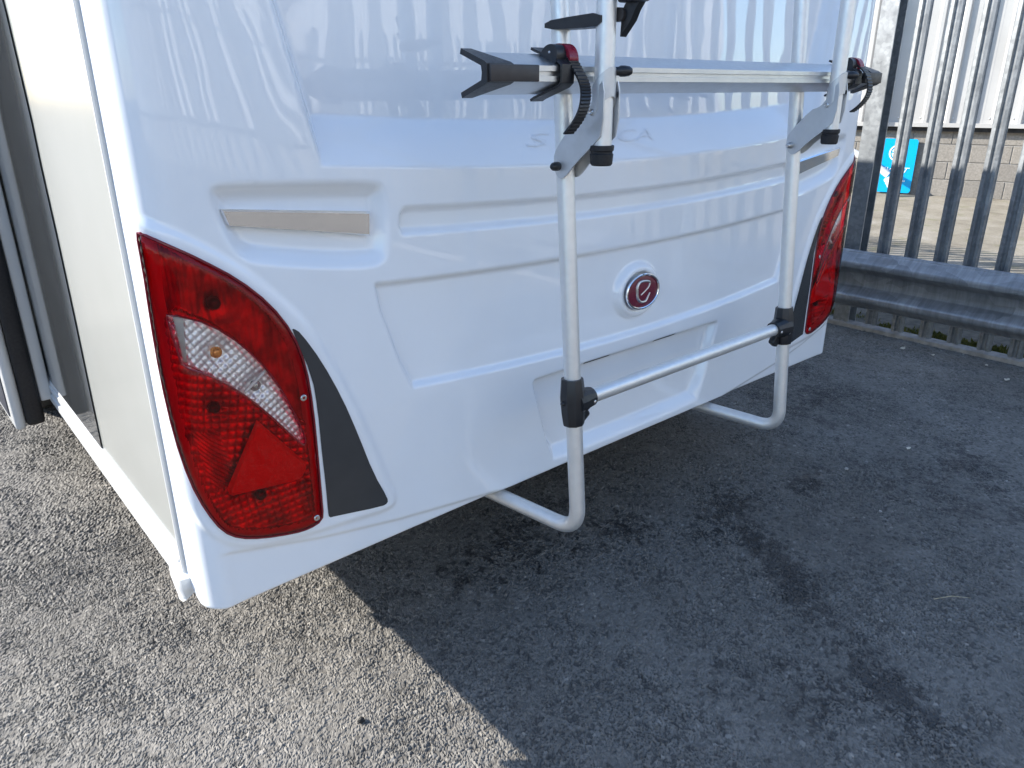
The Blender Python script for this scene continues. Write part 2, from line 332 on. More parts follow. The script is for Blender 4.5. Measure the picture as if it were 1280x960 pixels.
def sdf(poly, s, z):
    P = np.asarray(poly, float); s = np.asarray(s, float); z = np.asarray(z, float); out = np.full(s.shape, -1.)
    m = (s > P[:, 0].min()-.05) & (s < P[:, 0].max()+.05) & (z > P[:, 1].min()-.05) & (z < P[:, 1].max()+.05)
    a, b = s[m], z[m]; d = np.full(a.shape, 9.); ins = np.zeros(a.shape, bool)
    for (x0, y0), (x1, y1) in zip(P, np.roll(P, -1, 0)):
        dx, dy = x1-x0, y1-y0; q = np.clip(((a-x0)*dx+(b-y0)*dy)/(dx*dx+dy*dy+1e-15), 0, 1)
        d = np.minimum(d, np.hypot(a-x0-q*dx, b-y0-q*dy))
        if y0 != y1: ins ^= ((y0 > b) != (y1 > b)) & (a < (x1-x0)*(b-y0)/(y1-y0)+x0)
    out[m] = np.where(ins, d, -d); return out
LIGHT = chaikin([(.090, 1.093), (.109, 1.085), (.158, 1.052), (.218, 1.01), (.268, .96), (.305, .902), (.325, .836), (.330, .755), (.329, .655), (.327, .53), (.326, .50), (.30, .492), (.272, .492), (.209, .505), (.165, .521), (.138, .543), (.119, .587), (.101, .645), (.087, .731), (.080, .835), (.081, .949), (.085, 1.03), (.084, 1.094)], 2)
CLEAR = chaikin([(.110, .967), (.167, .938), (.215, .892), (.258, .83), (.287, .76), (.308, .688), (.305, .674), (.298, .678), (.28, .703), (.241, .759), (.197, .812), (.148, .854), (.119, .873), (.117, .89), (.110, .95)], 1)
TRI = [(.226, .742), (.308, .630), (.309, .618), (.297, .599), (.29, .597), (.164, .607), (.158, .612), (.156, .625)]
DECAL = chaikin([(.309, .899), (.312, .901), (.325, .890), (.359, .828), (.392, .747), (.418, .663), (.446, .563), (.474, .496), (.474, .483), (.46, .480), (.352, .497), (.340, .498), (.339, .512), (.340, .563), (.339, .652), (.340, .736), (.337, .802)], 1)
FLARE = chaikin([(.05, 1.13), (.14, 1.095), (.24, 1.02), (.30, .955), (.345, .900), (.385, .82), (.42, .73), (.445, .66), (.475, .56), (.498, .49), (.49, .462), (.40, .468), (.27, .474), (.15, .495), (.07, .60), (.05, .8)], 2)
HANDLE = chaikin([(.199, 1.156), (.225, 1.162), (.36, 1.154), (.50, 1.145), (.527, 1.135), (.533, 1.10), (.529, 1.03), (.518, .992), (.48, .985), (.38, .999), (.277, 1.020), (.235, 1.035), (.212, 1.075), (.199, 1.12)], 2)
STRIP = [(.217, 1.120), (.497, 1.089), (.494, 1.043), (.224, 1.096)]
mir = lambda P: [(SMAX-a, b) for a, b in np.asarray(P)[::-1]]
dl = np.linspace(-1, 1, 41)
BAND = [(SC+.704*q, 1.071+.0415*(.704*q)**2) for q in dl] + [(SC+.712*q, 1.020+.040*(.712*q)**2) for q in dl[::-1]]
TRAP = [(SC+.783*q, .934+.0325*(.783*q)**2) for q in dl] + [(SC+.713*q, .6985+.052*(.713*q)**2) for q in dl[::-1]]
BAND = chaikin(BAND, 1); TRAP = chaikin(TRAP, 1)
PLATE = chaikin([(SC-.375, .654), (SC-.36, .662), (SC+.36, .662), (SC+.375, .654), (SC+.37, .63), (SC+.312, .43), (SC+.30, .417), (SC-.30, .417), (SC-.312, .43), (SC-.37, .63)], 2)
BZ = .813
def depth(s, z):
    """how far the moulding is set back (+) or stands proud (-) of the plain rear surface"""
    s = np.asarray(s, float); z = np.asarray(z, float); d = np.zeros(s.shape)
    for H, L, G in ((HANDLE, LIGHT, FLARE), (mir(HANDLE), mir(LIGHT), mir(FLARE))):
        d += .024*sst(-.004, .034, sdf(H, s, z))
        d -= .006*sst(-.008, .010, sdf(G, s, z))
        d += .048*sst(.0065, .013, sdf(L, s, z))
    d += .014*sst(-.003, .011, sdf(BAND, s, z)); d += .014*sst(-.003, .011, sdf(TRAP, s, z))
    q = sdf(PLATE, s, z); low = sst(.50, .43, z); d += .030*sst(-.002, .018+.022*low, q)
    dd = np.abs(s-SC)
    zb = 1.141+.05*dd**2; hgt = .093-.012*dd**2; q1 = np.clip((z-zb)/hgt, 0, 1)
    edge = .863+(z-1.184)*.235; q2 = (edge-dd)
    ramp = q1*.82+.18*q1*q1*(3-2*q1)
    d += .062*np.minimum(ramp, sst(0, .045, q2))
    r = np.hypot((s-SC)/.093, (z-BZ)/.076)
    d -= .017*sst(1.0, .80, r)*(1-.75*sst(.68, .60, r))
    cr = np.interp(dd, [0, .515, .757, .942, 1.118, 1.3], [.36, .404, .428, .455, .492, .505])
    d += .006*sst(.004, -.006, z-cr)*sst(SC-.115, SC-.15, dd)
    return d
def PD(s, z, off=0.): return SF(s, z, off-depth(s, z))
def zbot(s):
    dd = np.abs(s-SC); return .405-.030*(dd/1.15)**2+.02*sst(SC-.06, SC, dd)
svals = np.concatenate([np.linspace(0, .09, 34)[:-1], np.linspace(.09, SMAX-.09, 600), np.linspace(SMAX-.09, SMAX, 34)[1:]])
zr = np.concatenate([np.linspace(0, 1., 268)*(1.47-.40), (1.47-.40)+np.linspace(0, 1, 22)[1:]*(ZTOP-1.47)])
SG, ZG = np.meshgrid(svals, zr)
ZG = ZG + zbot(SG) + (.40-zbot(SG))*np.clip(ZG/1.0, 0, 1)
rows = [PD(SG, ZG)]
z0 = zbot(svals); lip = []
for off, dz in ((-.045, -.004), (-.02, -.010), (-.008, -.008), (-.002, -.003)):
    lip.append(PD(svals, z0, off) + np.array([0, 0, dz]))
G = np.concatenate([np.stack(lip), rows[0]], 0)
# roll the roof edge over
G[-1] += np.array([0, .06, 0]); G[-2] += np.array([0, .025, 0]); G[-3] += np.array([0, .008, 0])
nr, nc = G.shape[:2]
ii = (np.arange(nr-1)[:, None]*nc+np.arange(nc-1)[None]).ravel()
van = thing('motorhome', (XM, 4.2, 0), 'white motorhome with moulded rear panel and red tail lights, filling the left half', 'motorhome')
panel = obj('rear_panel', arrmesh('rear_panel', G.reshape(-1, 3), np.stack([ii, ii+1, ii+nc+1, ii+nc], 1)), 'gelcoat', van, label='glossy white moulded rear panel with recessed bands and plate recess')

def patch(poly, step, hfun, mirror=False, holes=(), use_depth=True, keep=None):
    poly = np.asarray(poly, float); b = [tuple(p) for p in poly]; loops = [b]+[[tuple(p) for p in h] for h in holes]
    lo, hi = poly.min(0), poly.max(0)
    a, c = np.meshgrid(np.arange(lo[0], hi[0], step), np.arange(lo[1], hi[1], step)); a = a.ravel(); c = c.ravel()
    a = a + (np.round((c-lo[1])/step) % 2)*step*.5
    ok = sdf(poly, a, c) > step*.45
    for h in holes: ok &= np.abs(sdf(h, a, c)) > step*.45
    vin = [Vector(p) for lp in loops for p in lp]; ed = []; k = 0
    for lp in loops: n = len(lp); ed += [(k+i, k+(i+1) % n) for i in range(n)]; k += n
    vin += [Vector((x, y)) for x, y in zip(a[ok], c[ok])]
    vo, eo, fo, *_ = delaunay_2d_cdt(vin, ed, [], 1, 1e-7)
    P = np.array([(v.x, v.y) for v in vo]); T = np.array(fo)
    ar = np.cross(P[T[:, 1]]-P[T[:, 0]], P[T[:, 2]]-P[T[:, 0]]); T[ar < 0] = T[ar < 0][:, ::-1]
    if keep is not None: T = T[keep(P[T].mean(1))]
    used = np.unique(T); mp = np.full(len(P), -1); mp[used] = np.arange(len(used)); P = P[used]; T = mp[T]
    off = hfun(P[:, 0], P[:, 1], sdf(poly, P[:, 0], P[:, 1]))
    s = SMAX-P[:, 0] if mirror else P[:, 0]
    W = PD(s, P[:, 1], off) if use_depth else SF(s, P[:, 1], off)
    if mirror: T = T[:, ::-1]
    return W, T
def pmesh(name, *a, sharp=None, **k):
    W, T = patch(*a, **k); return arrmesh(name, W, T, True, sharp)

# tail lights
BULBS = [(.187, .964, 'bulb_dark'), (.177, .879, 'bulb_amber'), (.236, .803, 'bulb_glass'), (.160, .779, 'bulb_dark'), (.219, .583, 'bulb_dark')]
def pil(a, b, pitch, ang, amp):
    c, s_ = math.cos(ang), math.sin(ang); x = (a*c+b*s_)/pitch; y = (-a*s_+b*c)/pitch
    return amp*(np.abs(np.sin(math.pi*x))**.6*np.abs(np.sin(math.pi*y))**.6)
def refl_h(a, b, d):
    cl = sdf(CLEAR, a, b); top = (b > .72-1.05*(a-.31)) & (cl < -.002); low = b < .615
    h = np.where(top, -.024, np.where(cl > -.002, -.010, -.016))
    h = h+np.where(cl > -.002, pil(a, b, .0115, .55, .0034), np.where(top, pil(a, b*.12+.004*np.sin(a*60), .0125, .22, .0030), np.where(low, pil(a, b, .0140, .1, .0036), pil(a, b, .0150, -.2, .0036))))
    for (x, y, _) in BULBS: h = h-.010*np.exp(-((a-x)**2+(b-y)**2)/.022**2)
    fl = sst(.030, .020, np.abs((a-.15)+.25*(b-.66)))*(b < .74)*(b > .62)     # stepped flutes left of the triangle
    h = h*(1-fl)+fl*(-.018+.006*np.abs(np.sin((b+.9*a)*330)))
    return np.minimum(h + .016*sst(.012, .002, d), .004)
def lens_h(a, b, d): return .007+.009*np.sqrt(np.clip(1-(1-np.clip(d/.016, 0, 1))**2, 0, 1)) - .0025*sst(.004, .0, np.abs(sdf(CLEAR, a, b)))
for mirror in (False, True):
    q = (lambda a: SMAX-a) if mirror else (lambda a: a)
    rim = MB(); L2 = LIGHT[::2]
    rim.tube([Vector(p) for p in SF(np.array([q(a) for a, b in L2]), L2[:, 1], .0082)], .0028, 8, closed=True)
    tl = obj('tail_light', rim.mesh('tail_light_rim'), 'gasket', van, label='red and clear tail light cluster at the %s corner' % ('far right' if mirror else 'near left'))
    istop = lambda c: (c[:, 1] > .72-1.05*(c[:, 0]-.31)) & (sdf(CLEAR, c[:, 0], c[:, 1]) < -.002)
    obj('reflector', pmesh('reflector', LIGHT, .0023, refl_h, mirror=mirror, use_depth=False, keep=lambda c: sdf(CLEAR, c[:, 0], c[:, 1]) >= -.002), 'reflector', tl)
    obj('lower_reflector', pmesh('lower_reflector', LIGHT, .0023, refl_h, mirror=mirror, use_depth=False, keep=lambda c: ~istop(c) & (sdf(CLEAR, c[:, 0], c[:, 1]) < -.002)), 'lower_reflector', tl)
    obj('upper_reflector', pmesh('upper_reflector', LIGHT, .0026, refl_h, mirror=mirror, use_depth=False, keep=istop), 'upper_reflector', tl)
    obj('red_lens', pmesh('red_lens', LIGHT, .008, lens_h, mirror=mirror, holes=[CLEAR], use_depth=False, keep=lambda c: sdf(CLEAR, c[:, 0], c[:, 1]) < 0), 'red_lens', tl)
    obj('clear_lens', pmesh('clear_lens', CLEAR, .007, lambda a, b, d: .0150-.003*sst(.004, 0, d), mirror=mirror, use_depth=False), 'clear_lens', tl)
    obj('triangle_reflector', pmesh('triangle_reflector', TRI, .006, lambda a, b, d: -.003+.008*sst(0, .005, d), mirror=mirror, use_depth=False, sharp=30), 'red_reflex', tl)
    bt = MB(); bt.tube([Vector(p) for p in SF(np.array([q(a) for a, b in CLEAR]), CLEAR[:, 1], .0135)], .0016, 6, closed=True); obj('lens_border', bt.mesh('lens_border'), 'gasket', tl)
    ln = MB()
    for (p0, p1) in (((.252, .834), (.210, .802)),):
        ln.tube([Vector(SF(q(p0[0]), p0[1], .004)), Vector(SF(q(p1[0]), p1[1], .004))], .003, 8)
    obj('divider', ln.mesh('divider'), 'white_plastic', tl)
    obj('inner_wall', pmesh('inner_wall', [(.114, .960), (.129, .952), (.124, .876), (.119, .877)], .006, lambda a, b, d: .002+0*a, mirror=mirror, use_depth=False), 'tan_inner', tl)
    for (x, y, m_) in BULBS:
        n_ = Vector(SF(q(x), y, .01))-Vector(SF(q(x), y, 0)); bb = MB()
        bb.lathe(SF(q(x), y, -.027), n_, [(0, .0125), (.003, .0125), (.0035, .0105), (.008, .011), (.014, .010), (.018, .007), (.0195, .003)], 16)
        obj('bulb', bb.mesh('bulb'), m_, tl)
    for (x, y) in ((.312, .769), (.311, .513)):
        n_ = Vector(SF(q(x), y, .01))-Vector(SF(q(x), y, 0)); bb = MB()
        bb.lathe(SF(q(x), y, .0135), n_, [(0, .0062), (.0030, .0062), (.0040, .005), (.0040, .0025), (.0022, .002)], 16)
        obj('screw', bb.mesh('screw'), 'steel', tl)
    obj('graphite_decal', pmesh('graphite_decal', DECAL, .007, lambda a, b, d: .0012+0*a, mirror=mirror), 'graphite_film', van)
    cs = MB(); St = chaikin(np.array(STRIP), 0); c0 = St.mean(0)
    def inset(P_, k_): return [(p_[0]+math.copysign(k_, c0[0]-p_[0]), p_[1]+math.copysign(k_, c0[1]-p_[1])) for p_ in P_]
    def dense(P_): return [tuple(np.array(P_[i])*(1-f_)+np.array(P_[(i+1) % 4])*f_) for i in range(4) for f_ in np.linspace(0, 1, 9)[:-1]]
    Rg = [(dense(inset(St, -.0015)), -.030), (dense(inset(St, -.0005)), -.013), (dense(St), -.011), (dense(inset(St, .0038)), -.0065)]
    Vc = [tuple(SF(q(a), b, of_+(.035*(b-1.08) if of_ > -.02 else 0.))) for rg_, of_ in Rg for a, b in rg_]; nn_ = 32
    Fc = [(k_*nn_+i, k_*nn_+(i+1) % nn_, (k_+1)*nn_+(i+1) % nn_, (k_+1)*nn_+i) for k_ in range(3) for i in range(nn_)]
    top_ = [3*nn_+i for i in range(8)]; bot_ = [3*nn_+(24-i) for i in range(9)]; top_ = [3*nn_+i for i in range(9)]
    Fc += [(top_[i], top_[i+1], bot_[i+1], bot_[i]) for i in range(8)]
    cs.add(Vc, Fc); cs.F.append(tuple(3*nn_+i for i in range(8, 17))); cs.F.append(tuple(3*nn_+(i % 32) for i in range(24, 33)))
    obj('chrome_strip', cs.mesh('chrome_strip', sharp=30), 'chrome', van)
# badge
th = np.linspace(0, 2*math.pi, 49)[:-1]
ring = MB(); ring.tube([Vector(p) for p in SF(SC+.0625*np.cos(th), BZ+.0440*np.sin(th), .012)], .0034, 10, closed=True)
bd = obj('badge', ring.mesh('badge_ring'), 'chrome', van, label='oval dark red badge with silver letter e')
EL = [(SC+.060*math.cos(a), BZ+.042*math.sin(a)) for a in th]
obj('badge_face', pmesh('badge_face', EL, .006, lambda a, b, d: .010+.004*np.sqrt(np.clip(d/.042, 0, 1)), use_depth=False), 'badge_red', bd)
EC = [(1.2466, .8064), (1.2641, .8153), (1.2757, .8226), (1.2813, .831), (1.2789, .8371), (1.2627, .841), (1.2429, .8411), (1.2324, .831), (1.2316, .8155), (1.2351, .7992), (1.2475, .7885), (1.2655, .7877), (1.2751, .7975), (1.2826, .8074)]
ec = np.array(catmull([(a+.004, b-.001) for a, b in EC], 6)); lw = .0018+.0024*np.interp(np.arange(len(ec)), [0, 12, 24, 42, 55, 78], [.1, .2, .5, 1, .9, .1])
le = MB(); le.tube([Vector(p) for p in SF(ec[:, 0], ec[:, 1], .0135)], list(lw), 8)
obj('letter', le.mesh('letter_e'), 'steel', bd)
# slots above the plate recess
for (a, b) in ((1.058, 1.153), (1.331, 1.426)):
    sl = [(a, .6575), (b, .6575), (b, .6635), (a, .6635)]
    obj('slot', pmesh('slot', sl, .01, lambda a, b, d: .0016+0*a), 'underbody', van)
# reflection of letters in the sloping shelf, laid on as faint tinted letters
def text_mesh(body, size, shear):
    cu = bpy.data.curves.new('lettering', 'FONT'); cu.body = body; cu.size = size; cu.shear = shear
    o = bpy.data.objects.new('lettering', cu); COL.objects.link(o); bpy.context.view_layer.update()
    me = bpy.data.meshes.new_from_object(o.evaluated_get(bpy.context.evaluated_depsgraph_get())); bpy.data.objects.remove(o); return me
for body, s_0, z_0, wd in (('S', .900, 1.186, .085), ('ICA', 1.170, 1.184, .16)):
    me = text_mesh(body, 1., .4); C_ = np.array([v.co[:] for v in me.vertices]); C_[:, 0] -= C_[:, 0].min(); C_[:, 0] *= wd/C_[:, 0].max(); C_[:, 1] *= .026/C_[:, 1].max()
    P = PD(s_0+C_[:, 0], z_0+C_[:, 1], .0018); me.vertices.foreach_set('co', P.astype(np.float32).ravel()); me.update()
    obj('lettering', me, 'reflected_lettering', van)
# left side: aluminium sheet, dark glossy side graphic, corner rail, skirt
def sx(y): return XL+.004+.018*(y-1.38)
YF = 7.2
for sgn in (-1, 1):
    X = (lambda y: sx(y)) if sgn < 0 else (lambda y: 2*XM-sx(y))
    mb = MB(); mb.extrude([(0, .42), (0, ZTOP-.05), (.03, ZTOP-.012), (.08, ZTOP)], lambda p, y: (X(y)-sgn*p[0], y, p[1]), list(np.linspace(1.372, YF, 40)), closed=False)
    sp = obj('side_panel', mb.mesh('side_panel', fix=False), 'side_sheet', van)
    tr = MB()
    prof = [(-.002, .0), (.0035, .000), (.0045, .003), (.0045, .011), (.0030, .0125), (-.001, .0128), (-.001, .0165), (.004, .0170), (.009, .0195), (.0115, .024), (.0115, .028), (.009, .032), (.004, .0335), (-.002, .034)]
    tr.extrude([(a, -b) for a, b in prof], lambda p, z: (X(1.39)+sgn*p[0], 1.405+p[1], z), [.405, 1.2, ZTOP-.03])
    obj('corner_rail', tr.mesh('corner_rail', sharp=28), 'white_alu', van)
    for (ya, yb, xo_) in ((1.4055, 1.4085, .0012), (1.3885, 1.3922, .0006)):
        sl_ = MB().box((X(1.39)+sgn*xo_, (ya+yb)/2, (.43+ZTOP-.05)/2), (.002, yb-ya, ZTOP-.48)); obj('seal_groove_strip', sl_.mesh('seal_groove_strip', smooth=False), 'grey_sheet', van)  # seal line beside the rail, and grey laid in its groove to darken it
    cp = MB(); cp.extrude([(0, -.004), (.022, -.003), (.028, .001), (.028, .034), (.022, .044), (0, .046)], lambda p, q_: (X(1.39)+sgn*(p[0]*(1 if q_ < .9 else .75)), 1.404-p[1]*(1 if q_ < .9 else .8), .425-q_*.080+(-.014*(p[1]/.042) if q_ < .5 else .010*(p[1]/.042)+.012*(1-p[0]/.023))), [0, .3, .9, 1.])
    obj('rail_end_cap', cp.mesh('rail_end_cap', sharp=50), 'white_plastic', van)
    sk = MB(); sk.extrude([(0, .452), (.004, .452), (.006, .446), (.006, .436), (.010, .433), (.010, .420), (.004, .416), (.004, .409), (.013, .404), (.014, .386), (.010, .378), (-.006, .376), (-.01, .386), (-.01, .45)], lambda p, y: (X(y)+sgn*p[0], y, p[1]-.004), list(np.linspace(1.404, YF, 30)))
    obj('skirt_rail', sk.mesh('skirt_rail', sharp=28), 'white_alu', van)
# dark glossy graphic on the left side
ed = [(2.012, .448), (2.004, .62), (1.993, .80), (1.988, 1.0), (1.992, 1.15), (1.985, 1.24), (2.0, 1.45), (2.06, 1.75), (2.2, ZTOP-.06), (2.63, ZTOP-.06), (2.63, .448)]
obj('dark_side_panel', arrmesh('dark_side_panel', [(sx(y)-.0035, y, z) for y, z in ed], [tuple(range(len(ed)))], False), 'dark_gloss', van, label='dark glossy side panel ahead of the white corner sheet')
# folded-back door on the side
dr = MB()
def slab(x0, x1, y0, z0, mat_, rad): return MB().box(((x0+x1)/2, y0+.45, (z0+1.92)/2), (x1-x0, .9, 1.92-z0), rad, seg=3)
dx = sx(2.65)-.006
d0 = obj('open_door', slab(dx-.034, dx, 2.655, .385, None, .006).mesh('open_door'), 'white_alu', van, label='door folded back flat against the side')
obj('door_seal', slab(dx-.086, dx-.0345, 2.645, .315, None, .012).mesh('door_seal'), 'rubber', d0)
obj('door_skin', slab(dx-.118, dx-.0865, 2.650, .305, None, .014).mesh('door_skin'), 'white_alu', d0)
obj('door_panel', MB().box((dx-.1185, 3.12, 1.12), (.006, .82, 1.56), .002).mesh('door_panel'), 'bin_blue', d0)
mk = MB().box((sx(1.99)+.006, 1.985, .366), (.016, .075, .022), .004); obj('side_marker', mk.mesh('side_marker'), 'amber', van, label='small amber side marker under the skirt')
# underside, roof, front
mb = MB().box((XM, (1.33+YF)/2, .50), (2*HW-.14, YF-1.33, .16), .02); obj('underbody', mb.mesh('underbody'), 'underbody', van)
mb = MB(); mb.extrude([(XL+.06, ZTOP-.004), (XM-.5, ZTOP+.012), (XM+.5, ZTOP+.012), (XR-.06, ZTOP-.004)], lambda p, y: (p[0], y, p[1]), [1.33, 3, YF], closed=False); obj('roof', mb.mesh('roof'), 'white_alu', van)
mb = MB(); mb.extrude([(XL+.1, .42), (XR-.1, .42), (XR-.1, ZTOP), (XL+.1, ZTOP)], lambda p, y: (p[0]*(1 if y <= YF else .9)+(0 if y <= YF else .151), y, p[1]*(1 if y <= YF else .93)), [YF-.02, YF, YF+.3]); obj('front_panel', mb.mesh('front_panel'), 'white_alu', van)
for (wx, sg) in ((XL+.17, -1), (XR-.17, 1)):
    for wy in (3.75, 6.6):
        w = MB().lathe((wx-.11, wy, .33), (1, 0, 0), [(0, .19), (.0, .27), (.015, .315), (.04, .33), (.18, .33), (.205, .315), (.22, .27), (.22, .19)], 40)
        wo = obj('wheel', w.mesh('wheel'), 'tyre', van)
        w = MB().lathe((wx-.10 if sg < 0 else wx+.10, wy, .33), (-sg*-1, 0, 0), [(0, .04), (.0, .08), (.03, .12), (.012, .18), (.0, .192)], 32); obj('rim', w.mesh('rim'), 'steel', wo)

# ------------------------------------------------------------------ bicycle carrier on the rear
bc = thing('bicycle_carrier', (XM, 1.1, .36), 'silver tube bicycle carrier folded up on the motorhome rear', 'bike rack')
PY = lambda z: 1.050+(z-.678)*.0775
for side, x in ((-1, 1.085), (1, 1.935)):
    inn = 1.044 if side < 0 else 1.886
    path = [(x, PY(1.95), 1.95), (x, PY(1.4), 1.4), (x, PY(.9), .9), (x+.004, PY(.36), .36), (inn, 1.30, .37), (inn-.01, 1.45, .375)]
    p = obj('lower_pole', MB().tube(arc_path(path, .055, 12), .018, 28).mesh('lower_pole', sharp=60), 'alu_tube', bc, label='%s long pole with its foot bent under the body' % ('left' if side < 0 else 'right'))
    up_ = obj('upper_pole', MB().tube([(x-.003, .990, 1.185), (x-.003, .991, 1.5), (x-.003, .993, 1.95)], .0178, 28).mesh('upper_pole', sharp=60), 'alu_tube', bc)
    cap = MB().lathe((x-.003, .990, 1.205), (0, 0, -1), [(0, .0188), (0, .0222), (.003, .0228), (.009, .0222), (.011, .0200), (.014, .0200), (.0155, .0218), (.033, .0205), (.036, .018)], 24)
    obj('rubber_foot', cap.mesh('rubber_foot'), 'rubber', up_)
    # corner joint
    yj, zj = PY(.672), .672; j = MB()
    j.lathe((x, PY(.727), .727), (0, (PY(.622)-PY(.727)), -.105), [(0, .0195), (0, .0236), (.003, .0245), (.045, .0285), (.080, .0265), (.102, .0240), (.105, .0228), (.105, .0190)], 9)
    j.lathe((x, yj, zj), (-side, 0, 0), [(0, .032), (.020, .030), (.036, .0245), (.052, .0226), (.056, .0215), (.056, .0175)], 14)
    j.box((x-side*.028, yj+.004, zj-.028), (.03, .02, .05), .006, Matrix.Rotation(side*.6, 3, 'Y').to_4x4())
    jo = obj('corner_joint', j.mesh('corner_joint', sharp=22), 'black_plastic', bc)
    for (ax, ay, az_) in ((x-side*.008, yj-.0255, zj-.012), (x-side*.046, yj-.0215, zj-.004)):
        obj('rivet', MB().lathe((ax, ay+.002, az_), (-.15, -1, 0), [(0, .0055), (.002, .0053), (.004, .0035), (.0048, .0012)], 12).mesh('rivet'), 'steel', jo)
    obj('lug', MB().lathe((x-.022, yj+.003, zj+.004), (-1, 0, 0), [(0, .006), (.006, .0055), (.010, .003)], 12).mesh('lug'), 'black_plastic', jo)
    # folding bracket: two cheek plates and a sleeve on the upper pole
    out = [(1.092, 1.150), (1.080, 1.139), (1.066, 1.142), (1.036, 1.173), (.995, 1.205), (.972, 1.226), (.972, 1.32), (.99, 1.300), (1.009, 1.265), (1.022, 1.256), (1.039, 1.251), (1.090, 1.196), (1.098, 1.175)]
    out = [tuple(p_) for p_ in chaikin(out, 1)]
    b = MB()
    for xo in (-.0215, .0195): b.extrude([(a_, z_) for a_, z_ in out], lambda p_, q_: (x+xo+q_, p_[0], p_[1]), [-.0015, .0015])
    br = obj('folding_bracket', b.mesh('folding_bracket', sharp=30), 'alu_plate', bc)
    n = 28; Vv = []; Ff = []
    for kk in range(n+1):
        a_ = 2*math.pi*kk/n; cx_, cy_ = math.cos(a_), math.sin(a_)
        lo_ = 1.262+.030*(cy_)*-1*.9; hi_ = 1.318-.020*cy_*1.0
        Vv += [(x-.003+.0212*cx_, .990+.0212*cy_, lo_), (x-.003+.0212*cx_, .990+.0212*cy_, hi_), (x-.003+.0182*cx_, .990+.0182*cy_, hi_), (x-.003+.0182*cx_, .990+.0182*cy_, lo_)]
    for kk in range(n):
        for e_ in range(4): Ff.append((kk*4+e_, kk*4+(e_+1) % 4, kk*4+4+(e_+1) % 4, kk*4+4+e_))
    obj('sleeve', MB().add(Vv, Ff).mesh('sleeve', sharp=50), 'alu_plate', br)
    obj('bolt', MB().lathe((x-.0225, 1.000, 1.262), (-1, 0, 0), [(0, .0062), (.002, .006), (.003, .004), (.001, .0025)], 14).mesh('bolt'), 'steel', br)
    kb = MB().lathe((x-.0225, 1.082, 1.163), (-1, 0, 0), [(0, .0075), (.003, .0085), (.010, .0085), (.016, .0075), (.020, .0045), (.021, .001)], 18)
    obj('bolt_cap', kb.mesh('bolt_cap'), 'black_plastic' if side < 0 else 'steel', br)
    kb = MB().lathe((x+.010, .977, 1.331), (.75, -.5, 0), [(0, .007), (.006, .0075), (.010, .0095), (.018, .0095), (.026, .0082), (.031, .005), (.032, .001)], 18)
    obj('rail_knob', kb.mesh('rail_knob'), 'black_plastic', bc)
    obj('slot_mark', MB().lathe((x+.014, .9735, 1.292), (.72, -.69, 0), [(0, .005), (.0012, .005), (.0013, .004)], 14).mesh('slot_mark'), 'underbody', br)
obj('cross_bar', MB().tube([(1.12, PY(.672), .672), (1.5, PY(.672), .672), (1.90, PY(.672), .672)], .0165, 28).mesh('cross_bar', sharp=60), 'alu_tube', bc)
# wheel rail: folded channel with grooved web
YW, ZW = 1.014, 1.3265
half = [(.006, 0.0008), (.006, .0034), (0, .0040), (0, .0125), (.004, .0150), (.060, .0335), (.0615, .0305)]
inner = [(.0085, .0105), (.0085, 0)]
prof = half + inner[:1]
full = [(a, b_) for a, b_ in prof] + [(a, -b_) for a, b_ in prof[::-1]]
wr = obj('wheel_rail', MB().extrude(full, lambda p_, x_: (x_, YW+p_[0], ZW+p_[1]), [.862, 2.165]).mesh('wheel_rail', sharp=20), 'alu_rail', bc)
for (x0, x1, xb0, xb1) in ((.828, .885, .832, .938), (2.150, 2.205, 2.110, 2.203)):
    big_ = [(-.003, .0), (-.003, .014), (.003, .0175), (.064, .0385), (.0665, .0300), (.012, .0110), (.010, 0.)]
    full2 = big_ + [(a, -b_) for a, b_ in big_[::-1] if b_ != 0.]
    e_ = MB(); sgn = 1 if x0 < 1 else -1; xo, xi = (x0, x1) if sgn > 0 else (x1, x0)
    e_.extrude(full2, lambda p_, q_: (xo if q_ == 0 else xi-sgn*max(0, p_[0])*.55, YW+p_[0], ZW+p_[1]), [0, 1])
    ec_ = obj('rail_end_cap', e_.mesh('rail_end_cap', sharp=30), 'black_plastic', wr)
    obj('cap_block', MB().box(((xb0+xb1)/2, YW-.002, ZW), (xb1-xb0, .014, .0265), .002).mesh('cap_block'), 'brown_plastic', ec_)
# ratchet straps
def ribbon(path, w, th_, rib=True, widthdir=(1, 0, 0)):
    P = [Vector(p_) for p_ in path]; Wd = Vector(widthdir).normalized(); V_ = []; F_ = []
    for i, p_ in enumerate(P):
        T_ = (P[min(i+1, len(P)-1)]-P[max(i-1, 0)]).normalized(); N_ = T_.cross(Wd).normalized(); k_ = (th_*(1.5 if i % 2 else .75)) if rib else th_
        V_ += [p_-Wd*w/2-N_*th_*.5, p_+Wd*w/2-N_*th_*.5, p_+Wd*w/2+N_*k_, p_-Wd*w/2+N_*k_]
    for i in range(len(P)-1):
        for e2 in range(4): F_.append((i*4+e2, i*4+(e2+1) % 4, i*4+4+(e2+1) % 4, i*4+4+e2))
    F_ += [(0, 1, 2, 3), tuple(len(P)*4-4+k for k in (3, 2, 1, 0))]
    return MB().add(V_, F_)
wrap = [(.071, .042), (.062, .0385), (.002, .0195), (-.006, .014), (-.0065, 0), (-.006, -.014), (.002, -.0195), (.062, -.0385), (.072, -.043)]
